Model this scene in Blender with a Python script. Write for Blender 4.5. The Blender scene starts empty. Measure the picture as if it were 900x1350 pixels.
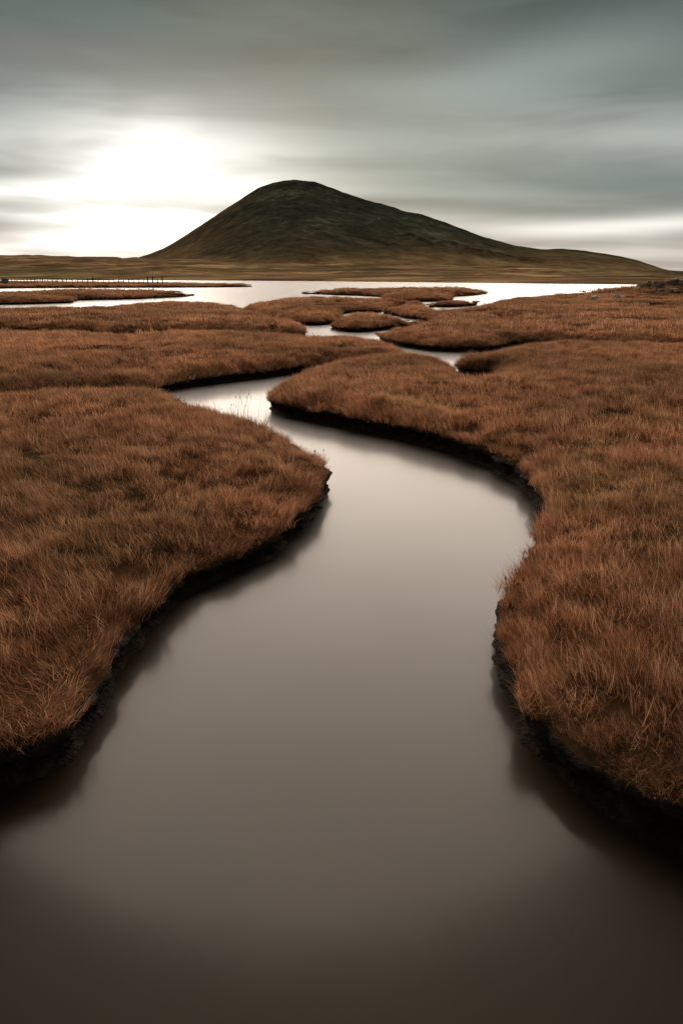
import bpy, math, random
import numpy as np
from mathutils import Vector, noise as mnoise
from mathutils.geometry import delaunay_2d_cdt

S = bpy.context.scene
COL = S.collection
R = math.radians
random.seed(7)
rng = np.random.default_rng(11)

# ------------------------------------------------------------------ camera
CAM_H = 2.2
FPX = 900.0                                   # focal length in photo pixels (24 mm on a 36 mm tall frame)
HORIZON = 364.5
PITCH = math.atan((675 - HORIZON) / FPX)
cam = bpy.data.cameras.new('camera')
cam.sensor_fit = 'VERTICAL'; cam.sensor_height = 36; cam.sensor_width = 24; cam.lens = 24
cam.clip_start = 0.05; cam.clip_end = 30000
camo = bpy.data.objects.new('camera', cam); COL.objects.link(camo)
camo.location = (0, 0, CAM_H); camo.rotation_euler = (math.pi / 2 - PITCH, 0, 0)
S.camera = camo

# ------------------------------------------------------------------ light
SUN_AZ, SUN_EL = -3.0, 17.5                   # degrees; azimuth from +Y, positive to the right
sun = bpy.data.lights.new('sun', 'SUN'); sun.energy = 4.8; sun.angle = R(68); sun.color = (1.0, 0.84, 0.70)
suno = bpy.data.objects.new('sun', sun); COL.objects.link(suno)
sd = Vector((math.sin(R(SUN_AZ)) * math.cos(R(SUN_EL)), math.cos(R(SUN_AZ)) * math.cos(R(SUN_EL)), math.sin(R(SUN_EL))))
suno.rotation_euler = sd.to_track_quat('Z', 'Y').to_euler(); suno.location = (0, 0, 50)

S.view_settings.view_transform = 'Standard'; S.view_settings.look = 'None'
S.view_settings.exposure = 0.18; S.view_settings.gamma = 1.0; S.view_settings.use_curve_mapping = False
S.cycles.max_bounces = 6; S.cycles.diffuse_bounces = 3; S.cycles.glossy_bounces = 3; S.cycles.transmission_bounces = 3
S.cycles.caustics_reflective = False; S.cycles.caustics_refractive = False
S.cycles.use_denoising = True


class NT:
    """short node-tree builder"""
    def __init__(s, tree):
        s.t = tree; tree.nodes.clear()
    def n(s, kind, **kw):
        nd = s.t.nodes.new(kind)
        for k, v in kw.items():
            setattr(nd, k, v)
        return nd
    def put(s, v, sock):
        if isinstance(v, bpy.types.NodeSocket): s.t.links.new(v, sock)
        elif v is not None: sock.default_value = v
    def m(s, op, a, b=None, c=None, clamp=False):
        nd = s.n('ShaderNodeMath', operation=op, use_clamp=clamp)
        s.put(a, nd.inputs[0])
        if b is not None: s.put(b, nd.inputs[1])
        if c is not None: s.put(c, nd.inputs[2])
        return nd.outputs[0]
    def sm(s, x, lo, hi):                      # smoothstep, lo may exceed hi
        nd = s.n('ShaderNodeMapRange', interpolation_type='SMOOTHSTEP')
        s.put(x, nd.inputs[0])
        if lo < hi:
            nd.inputs[1].default_value = lo; nd.inputs[2].default_value = hi
            nd.inputs[3].default_value = 0; nd.inputs[4].default_value = 1
        else:
            nd.inputs[1].default_value = hi; nd.inputs[2].default_value = lo
            nd.inputs[3].default_value = 1; nd.inputs[4].default_value = 0
        return nd.outputs[0]
    def mix(s, f, a, b, blend='MIX'):
        nd = s.n('ShaderNodeMix', data_type='RGBA', blend_type=blend)
        s.put(f, nd.inputs[0])
        s.put(tuple(a) + (1,) if isinstance(a, tuple) and len(a) == 3 else a, nd.inputs[6])
        s.put(tuple(b) + (1,) if isinstance(b, tuple) and len(b) == 3 else b, nd.inputs[7])
        return nd.outputs[2]
    def xyz(s, x, y, z):
        nd = s.n('ShaderNodeCombineXYZ'); s.put(x, nd.inputs[0]); s.put(y, nd.inputs[1]); s.put(z, nd.inputs[2])
        return nd.outputs[0]
    def noise(s, vec, scale, detail=3, rough=0.5, dist=0.0):
        nd = s.n('ShaderNodeTexNoise'); s.put(vec, nd.inputs['Vector'])
        nd.inputs['Scale'].default_value = scale; nd.inputs['Detail'].default_value = detail
        nd.inputs['Roughness'].default_value = rough; nd.inputs['Distortion'].default_value = dist
        return nd.outputs['Fac']
    def ramp(s, f, stops, interp='LINEAR'):
        nd = s.n('ShaderNodeValToRGB'); cr = nd.color_ramp; cr.interpolation = interp
        while len(cr.elements) < len(stops): cr.elements.new(0.5)
        for e, (p, c) in zip(cr.elements, stops):
            e.position = p; e.color = tuple(c) + (1,)
        s.put(f, nd.inputs[0])
        return nd.outputs[0]


# ------------------------------------------------------------------ sky: a dull Nishita sky behind long-exposure stratus
world = bpy.data.worlds.new('World'); S.world = world; world.use_nodes = True
w = NT(world.node_tree)
geo = w.n('ShaderNodeNewGeometry')
vm = w.n('ShaderNodeVectorMath', operation='SCALE'); w.put(geo.outputs['Incoming'], vm.inputs[0]); vm.inputs['Scale'].default_value = -1
sep = w.n('ShaderNodeSeparateXYZ'); w.put(vm.outputs[0], sep.inputs[0])
X, Y, Z = sep.outputs
zc = w.m('MAXIMUM', Z, 0.0)
EL = w.m('MULTIPLY', w.m('ARCSINE', zc), 180 / math.pi)
AZ = w.m('MULTIPLY', w.m('ARCTAN2', X, Y), 180 / math.pi)
den = w.m('ADD', zc, 0.10)
cx = w.m('DIVIDE', X, den); cy = w.m('DIVIDE', Y, den)
# streaks run across the view, slightly fanned
st1 = w.noise(w.xyz(w.m('MULTIPLY', cx, 0.13), w.m('MULTIPLY', cy, 0.50), 0.0), 1.6, 2, 0.45, 0.2)
st2 = w.noise(w.xyz(w.m('MULTIPLY', cx, 0.28), w.m('MULTIPLY', cy, 0.8), 5.0), 2.2, 2, 0.45, 0.2)
st3 = w.noise(w.xyz(w.m('MULTIPLY', AZ, 0.055), w.m('MULTIPLY', EL, 0.34), 2.0), 1.0, 3, 0.55, 0.3)
wob = w.m('ADD', w.m('MULTIPLY', w.m('SUBTRACT', st2, 0.5), 0.5), w.m('MULTIPLY', w.m('SUBTRACT', st3, 0.5), 0.9))


def blob(a0, e0, wa, we, tilt=0.0, power=2.0, warp=2.0):
    """soft elliptical patch of cloud or light round azimuth a0, elevation e0 (degrees)"""
    da = w.m('SUBTRACT', AZ, a0)
    de = w.m('SUBTRACT', w.m('SUBTRACT', EL, e0), w.m('MULTIPLY', da, tilt))
    de = w.m('ADD', de, w.m('MULTIPLY', wob, warp))
    q = w.m('ADD', w.m('POWER', w.m('ABSOLUTE', w.m('DIVIDE', da, wa)), power),
            w.m('POWER', w.m('ABSOLUTE', w.m('DIVIDE', de, we)), power))
    return w.m('EXPONENT', w.m('MULTIPLY', q, -1.0))


base = w.ramp(w.m('DIVIDE', EL, 90.0), [
    (0.0, (0.46, 0.41, 0.37)), (0.03, (0.42, 0.40, 0.365)), (0.065, (0.315, 0.335, 0.305)), (0.115, (0.25, 0.275, 0.25)), (0.145, (0.165, 0.200, 0.180)),
    (0.170, (0.084, 0.114, 0.102)), (0.195, (0.052, 0.078, 0.069)), (0.35, (0.10, 0.115, 0.104)), (1.0, (0.14, 0.155, 0.14))])
streak = w.m('MULTIPLY', w.m('ADD', w.m('MULTIPLY', w.sm(st1, 0.32, 0.68), 0.80), 0.62), w.m('ADD', 0.86, w.m('MULTIPLY', w.sm(st3, 0.38, 0.60), 0.28)))
c = w.mix(1.0, base, w.xyz(streak, streak, streak), 'MULTIPLY')
# heavier cloud to the right, low over the hill's shoulder, and over the glow
lt = blob(12.0, 13.2, 12, 1.9, 0.16, 2.0, 1.5)
c = w.mix(w.m('MULTIPLY', lt, 0.65), c, (0.31, 0.37, 0.345))
lt2 = blob(4.0, 9.0, 13, 2.2, 0.0, 2.0, 1.5)
c = w.mix(w.m('MULTIPLY', lt2, 0.5), c, (0.32, 0.36, 0.33))
dk = blob(18.5, 6.2, 15, 1.7, -0.05, 2.0, 1.2)
c = w.mix(w.m('MULTIPLY', dk, 0.62), c, (0.15, 0.205, 0.188))
dk2 = blob(-4.5, 12.6, 9.0, 1.9, -0.12, 2.0, 1.6)
c = w.mix(w.m('MULTIPLY', dk2, 0.66), c, (0.115, 0.137, 0.125))
warm = blob(-21.0, 13.6, 9, 1.7, 0.0, 2.0, 1.2)
c = w.mix(w.m('MULTIPLY', warm, 0.45), c, (0.22, 0.205, 0.185))
# glow of the sun through the thin cloud
g1 = w.m('MAXIMUM', blob(-14.0, 6.7, 8.4, 3.7, 0.06, 1.8, 4.0), w.m('MULTIPLY', blob(-13.8, 9.4, 5.2, 2.0, 0.14, 1.8, 3.6), 0.62))
g2 = blob(-17.5, 5.6, 11.0, 4.1, 0.0, 2.0, 2.4)
g3 = blob(-20.0, 2.6, 13.0, 3.0, 0.0, 2.0, 1.5)
lowl = w.m('MULTIPLY', g3, 0.45)
glow = w.m('ADD', w.m('ADD', w.m('MULTIPLY', g1, 0.88), w.m('MULTIPLY', g2, 0.38)), lowl)
# thin dark streaks across its left side
sk = w.m('MAXIMUM', w.m('MAXIMUM', blob(-25, 7.0, 6.5, 0.9, 0.0, 2.0, 1.0), blob(-23.5, 4.8, 6.0, 0.55, -0.02, 2.0, 0.6)), w.m('MULTIPLY', blob(-26, 3.4, 6.5, 0.75, 0, 2.0, 0.6), 0.8))
sk = w.m('MAXIMUM', sk, w.m('MULTIPLY', blob(-14.5, 4.9, 3.0, 0.5, 0, 2, .5), 0.35))
cloudgap = w.m('ADD', 0.66, w.m('MULTIPLY', w.sm(st3, 0.36, 0.62), 0.68))
glow = w.m('MULTIPLY', w.m('MULTIPLY', glow, cloudgap), w.m('SUBTRACT', 1.0, w.m('MULTIPLY', sk, 0.75)))
gc = w.mix(1.0, (1.0, 0.965, 0.92), w.xyz(glow, glow, glow), 'MULTIPLY')
c = w.mix(1.0, c, gc, 'ADD')
# bright slot low on the right
sl = blob(22.0, 3.45, 10.5, 0.62, 0.035, 2.0, 0.5)
sl2 = blob(24.0, 2.0, 13.0, 2.0, 0.0, 2.0, 0.4)
slot = w.m('ADD', w.m('MULTIPLY', sl, 0.60), w.m('MULTIPLY', sl2, 0.07))
c = w.mix(1.0, c, w.mix(1.0, (1.0, 0.96, 0.91), w.xyz(slot, slot, slot), 'MULTIPLY'), 'ADD')
sky = w.n('ShaderNodeTexSky', sky_type='NISHITA'); sky.sun_disc = False
sky.sun_elevation = R(SUN_EL); sky.sun_rotation = R(SUN_AZ)
bg1 = w.n('ShaderNodeBackground'); w.put(sky.outputs[0], bg1.inputs[0]); bg1.inputs[1].default_value = 0.05
bg2 = w.n('ShaderNodeBackground'); w.put(c, bg2.inputs[0]); bg2.inputs[1].default_value = 0.90
mx = w.n('ShaderNodeMixShader'); mx.inputs[0].default_value = 0.93
w.put(bg1.outputs[0], mx.inputs[1]); w.put(bg2.outputs[0], mx.inputs[2])
wo = w.n('ShaderNodeOutputWorld'); w.put(mx.outputs[0], wo.inputs[0])
world.cycles.sampling_method = 'MANUAL'; world.cycles.sample_map_resolution = 512


# ------------------------------------------------------------------ helpers
def tag(o, label=None, cat=None, group=None, kind=None):
    if label: o['label'] = label
    if cat: o['category'] = cat
    if group: o['group'] = group
    if kind: o['kind'] = kind
    return o


def mesh_obj(name, verts, faces, m=None, parent=None, smooth=True):
    me = bpy.data.meshes.new(name)
    me.from_pydata([tuple(map(float, v)) for v in verts], [], [tuple(map(int, f)) for f in faces])
    if smooth:
        me.polygons.foreach_set('use_smooth', np.ones(len(me.polygons), dtype=bool))
    me.update()
    if m: me.materials.append(m)
    o = bpy.data.objects.new(name, me); COL.objects.link(o)
    if parent: o.parent = parent
    return o


def ray(px, py):
    u = px - 450.0; v = 675.0 - py
    return u, FPX * math.cos(PITCH) + v * math.sin(PITCH), -FPX * math.sin(PITCH) + v * math.cos(PITCH)


def at(px, py, z):
    """ground position seen at a photo pixel, for a point z metres above the water"""
    x, y, dz = ray(px, py)
    k = (z - CAM_H) / dz
    return (x * k, y * k)


_p = rng.permutation(256); _p = np.concatenate([_p, _p, _p])
_g = rng.uniform(0, 2 * math.pi, 256); _gx, _gy = np.cos(_g), np.sin(_g)


def perlin(x, y):
    xi = np.floor(x).astype(int); yi = np.floor(y).astype(int)
    xf = x - xi; yf = y - yi; xi &= 255; yi &= 255
    def gr(ix, iy, fx, fy):
        h = _p[_p[ix & 255] + (iy & 255)]
        return _gx[h] * fx + _gy[h] * fy
    u = xf * xf * xf * (xf * (xf * 6 - 15) + 10); v = yf * yf * yf * (yf * (yf * 6 - 15) + 10)
    a = gr(xi, yi, xf, yf); b = gr(xi + 1, yi, xf - 1, yf)
    c_ = gr(xi, yi + 1, xf, yf - 1); d = gr(xi + 1, yi + 1, xf - 1, yf - 1)
    return (a + u * (b - a)) * (1 - v) + (c_ + u * (d - c_)) * v * 1.0


def fbm(x, y, scale, octs=4, gain=0.5):
    s = np.zeros_like(x, dtype=float); a = 1.0; f = 1.0 / scale
    for i in range(octs):
        s += a * perlin(x * f + 17.3 * i, y * f - 9.1 * i); a *= gain; f *= 2.03
    return s


# ------------------------------------------------------------------ materials
def mat(name):
    m = bpy.data.materials.new(name); m.use_nodes = True
    t = NT(m.node_tree); out = t.n('ShaderNodeOutputMaterial')
    return m, t, out


def principled(t, out, color, rough=0.9, spec=0.3, normal=None, ior=None):
    b = t.n('ShaderNodeBsdfPrincipled')
    t.put(color if isinstance(color, bpy.types.NodeSocket) else tuple(color) + (1,), b.inputs['Base Color'])
    t.put(rough, b.inputs['Roughness']); b.inputs['Specular IOR Level'].default_value = spec
    if ior: b.inputs['IOR'].default_value = ior
    if normal: t.put(normal, b.inputs['Normal'])
    t.put(b.outputs[0], out.inputs[0])
    return b


def bump(t, h, strength, dist):
    b = t.n('ShaderNodeBump'); b.inputs['Strength'].default_value = strength; b.inputs['Distance'].default_value = dist
    t.put(h, b.inputs['Height']); return b.outputs[0]


def pos(t):
    return t.n('ShaderNodeNewGeometry').outputs['Position']


def make_grass_mat():
    m, t, out = mat('marsh_grass_blades')
    at_ = t.n('ShaderNodeAttribute', attribute_name='tint'); tint = at_.outputs['Fac']
    al = t.n('ShaderNodeAttribute', attribute_name='along').outputs['Fac']
    oi = t.n('ShaderNodeObjectInfo').outputs['Random']
    P = pos(t)
    n1 = t.noise(P, 0.55, 3, 0.55, 0.6)
    n2 = t.noise(P, 2.3, 3, 0.6, 0.5)
    v = t.m('ADD', t.m('MULTIPLY', tint, 0.60), t.m('MULTIPLY', t.m('SUBTRACT', t.m('MULTIPLY', n2, 0.80), 0.15), 1.0))
    v = t.m('ADD', v, t.m('MULTIPLY', t.m('SUBTRACT', oi, 0.5), 0.10))
    rust = t.ramp(v, [(0.22, (0.070, 0.030, 0.016)), (0.42, (0.235, 0.090, 0.045)), (0.62, (0.54, 0.235, 0.118)), (0.86, (0.86, 0.52, 0.31))])
    olive = t.ramp(v, [(0.22, (0.060, 0.034, 0.016)), (0.42, (0.205, 0.096, 0.045)), (0.62, (0.41, 0.202, 0.096)), (0.86, (0.76, 0.48, 0.27))])
    n0 = t.noise(P, 0.13, 3, 0.6, 0.4)
    col = t.mix(t.sm(n1, 0.44, 0.70), rust, olive)
    tone = t.m('ADD', 0.70, t.m('MULTIPLY', t.sm(n0, 0.32, 0.66), 0.60))
    col = t.mix(1.0, col, t.xyz(tone, tone, tone), 'MULTIPLY')
    tip = t.mix(t.m('MULTIPLY', t.sm(al, 0.50, 1.0), 0.34), col, (0.72, 0.46, 0.27))
    d = t.n('ShaderNodeBsdfDiffuse'); t.put(tip, d.inputs[0])
    tr = t.n('ShaderNodeBsdfTranslucent'); t.put(tip, tr.inputs[0])
    mx = t.n('ShaderNodeMixShader'); mx.inputs[0].default_value = 0.38
    t.put(d.outputs[0], mx.inputs[1]); t.put(tr.outputs[0], mx.inputs[2]); t.put(mx.outputs[0], out.inputs[0])
    return m


def make_peat_mat():
    m, t, out = mat('wet_peat')
    P = pos(t)
    n = t.noise(P, 9, 5, 0.65); n2 = t.noise(P, 38, 3, 0.6)
    col = t.ramp(n, [(0.3, (0.008, 0.006, 0.004)), (0.55, (0.032, 0.020, 0.012)), (0.75, (0.095, 0.060, 0.036))])
    h = t.m('ADD', n, t.m('MULTIPLY', n2, 0.4))
    principled(t, out, col, 0.9, 0.12, bump(t, h, 1.0, 0.06))
    return m


def make_thatch_mat():
    m, t, out = mat('marsh_thatch')
    P = pos(t)
    n = t.noise(P, 5, 5, 0.65); n2 = t.noise(P, 0.5, 2)
    a = t.ramp(n, [(0.3, (0.035, 0.017, 0.009)), (0.7, (0.11, 0.050, 0.024))])
    b = t.ramp(n, [(0.3, (0.028, 0.018, 0.009)), (0.7, (0.085, 0.050, 0.024))])
    principled(t, out, t.mix(t.sm(n2, 0.45, 0.65), a, b), 0.95, 0.0, bump(t, n, 0.7, 0.04))
    return m


def make_water_mat():
    m, t, out = mat('peaty_water')
    P = pos(t)
    n = t.noise(P, 0.35, 2, 0.5)
    r = t.m('ADD', 0.20, t.m('MULTIPLY', n, 0.08))
    col = t.ramp(t.noise(P, 0.9, 3, 0.5), [(0.3, (0.019, 0.0115, 0.005)), (0.7, (0.028, 0.0155, 0.006))])
    wv = t.noise(P, 1.3, 2, 0.4)
    nb = bump(t, wv, 0.05, 0.05)
    a = principled(t, out, col, t.m('SUBTRACT', r, 0.09), 0.5, nb, 1.315)      # glassy share of the slow ripples
    b = principled(t, out, col, t.m('ADD', r, 0.24), 0.5, nb, 1.315)           # and the ruffled share
    mx = t.n('ShaderNodeMixShader'); mx.inputs[0].default_value = 0.52
    t.put(a.outputs[0], mx.inputs[1]); t.put(b.outputs[0], mx.inputs[2]); t.put(mx.outputs[0], out.inputs[0])
    return m


def make_land_mat():
    m, t, out = mat('far_moorland')
    P = pos(t)
    sp = t.n('ShaderNodeMapping'); sp.inputs['Scale'].default_value = (0.012, 0.022, 0.12); t.put(P, sp.inputs[0])
    n = t.noise(sp.outputs[0], 1.0, 6, 0.65, 0.8)
    n2 = t.noise(P, 0.006, 3, 0.6)
    col = t.ramp(n, [(p_, tuple(c_ * 1.35 + 0.016 for c_ in cc)) for p_, cc in [(0.34, (0.050, 0.030, 0.015)), (0.45, (0.115, 0.060, 0.028)), (0.54, (0.19, 0.110, 0.049)), (0.66, (0.36, 0.225, 0.115))]])
    col2 = t.ramp(n, [(p_, tuple(c_ * 1.35 + 0.016 for c_ in cc)) for p_, cc in [(0.34, (0.045, 0.031, 0.014)), (0.5, (0.105, 0.078, 0.030)), (0.66, (0.27, 0.185, 0.085))]])
    principled(t, out, t.mix(t.sm(n2, 0.42, 0.6), col, col2), 1.0, 0.0, bump(t, n, 0.6, 6))
    return m


def make_hill_mat():
    m, t, out = mat('heather_hill')
    P = pos(t)
    sp = t.n('ShaderNodeMapping'); sp.inputs['Scale'].default_value = (0.006, 0.006, 0.014); sp.inputs['Rotation'].default_value = (0, R(12), 0); t.put(P, sp.inputs[0])
    n = t.noise(sp.outputs[0], 1.3, 8, 0.68, 0.6)
    nf = t.noise(P, 0.05, 5, 0.7, 0.4)
    nb = t.noise(P, 0.0035, 3, 0.6)
    s_ = t.n('ShaderNodeSeparateXYZ'); t.put(P, s_.inputs[0])
    hgt = t.m('ADD', s_.outputs[2], t.m('MULTIPLY', t.m('SUBTRACT', nb, 0.5), 90))
    hgt = t.m('ADD', hgt, t.m('MULTIPLY', t.m('SUBTRACT', n, 0.5), 40))
    v = t.m('ADD', t.m('MULTIPLY', n, 0.6), t.m('MULTIPLY', nf, 0.4))
    G = lambda st, k: [(p_, tuple(min(c_ * k * 0.84 + 0.013, 1) for c_ in cc)) for p_, cc in st]
    dark = t.ramp(v, G([(0.40, (0.007, 0.009, 0.006)), (0.47, (0.020, 0.023, 0.014)), (0.54, (0.038, 0.036, 0.022)), (0.64, (0.110, 0.095, 0.066))], 1.75))
    brown = t.ramp(v, G([(0.40, (0.017, 0.013, 0.007)), (0.47, (0.045, 0.032, 0.015)), (0.54, (0.075, 0.049, 0.022)), (0.66, (0.155, 0.115, 0.070))], 1.75))
    low = t.ramp(v, G([(0.38, (0.055, 0.034, 0.015)), (0.48, (0.115, 0.068, 0.030)), (0.55, (0.17, 0.110, 0.048)), (0.66, (0.25, 0.170, 0.080))], 1.75))
    xl = t.sm(t.m('ADD', s_.outputs[0], t.m('MULTIPLY', nb, 350)), 60, -120)
    col = t.mix(xl, dark, brown)
    col = t.mix(t.m('MULTIPLY', t.sm(hgt, 88, 34), 0.85), col, brown)
    col = t.mix(t.sm(hgt, 46, 16), col, low)
    principled(t, out, col, 1.0, 0.0, bump(t, v, 0.35, 4))
    return m


def make_rock_mat(name, a, b, lich=None):
    m, t, out = mat(name)
    tc = t.n('ShaderNodeTexCoord').outputs['Object']
    n = t.noise(tc, 2.5, 6, 0.65); n2 = t.noise(tc, 9, 4, 0.6)
    col = t.ramp(n, [(0.3, a), (0.7, b)])
    if lich: col = t.mix(t.sm(n2, 0.55, 0.7), col, lich)
    principled(t, out, col, 0.9, 0.2, bump(t, t.m('ADD', n, n2), 0.8, 0.08))
    return m


def make_wood_mat():
    m, t, out = mat('weathered_wood')
    tc = t.n('ShaderNodeTexCoord').outputs['Object']
    mp = t.n('ShaderNodeMapping'); mp.inputs['Scale'].default_value = (8, 8, 1); t.put(tc, mp.inputs[0])
    n = t.noise(mp.outputs[0], 4, 4, 0.6)
    principled(t, out, t.ramp(n, [(0.3, (0.025, 0.019, 0.014)), (0.7, (0.085, 0.065, 0.050))]), 0.9, 0.2, bump(t, n, 0.5, 0.01))
    return m


def plain(name, c, rough=0.8, spec=0.3, var=0.35):
    m, t, out = mat(name)
    n = t.noise(t.n('ShaderNodeTexCoord').outputs['Object'], 30, 3, 0.6)
    principled(t, out, t.ramp(n, [(0.3, tuple(k * (1 - var) for k in c)), (0.7, tuple(k * (1 + var) for k in c))]), rough, spec)
    return m


M_GRASS = make_grass_mat(); M_PEAT = make_peat_mat(); M_THATCH = make_thatch_mat(); M_WATER = make_water_mat()
M_LAND = make_land_mat(); M_HILL = make_hill_mat(); M_WOOD = make_wood_mat()
M_ROCK = make_rock_mat('mossy_rock', (0.12, 0.080, 0.05), (0.36, 0.25, 0.16), (0.42, 0.27, 0.14))
M_PALE = make_rock_mat('pale_stone', (0.42, 0.35, 0.28), (0.78, 0.68, 0.57))
M_WIRE = plain('galvanised_wire', (0.20, 0.19, 0.18), 0.5, 0.5)
M_STEM = plain('dry_stem', (0.045, 0.030, 0.018)); M_STRAW = plain('pale_straw', (0.42, 0.33, 0.22)); M_SEED = plain('seed_head', (0.030, 0.020, 0.013))

# ------------------------------------------------------------------ ground and water
sea_bed = mesh_obj('ground', [(-12000, -3000, -1.5), (12000, -3000, -1.5), (12000, 14000, -1.5), (-12000, 14000, -1.5)], [(0, 1, 2, 3)], M_PEAT)
tag(sea_bed, 'dark peaty bed lying below the creek and bay', kind='structure')
water = mesh_obj('water', [(-2500, -300, 0), (2500, -300, 0), (2500, 1200, 0), (-2500, 1200, 0)], [(0, 1, 2, 3)], M_WATER)
tag(water, 'still brown tidal creek winding to the pale bay', kind='structure')

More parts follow.
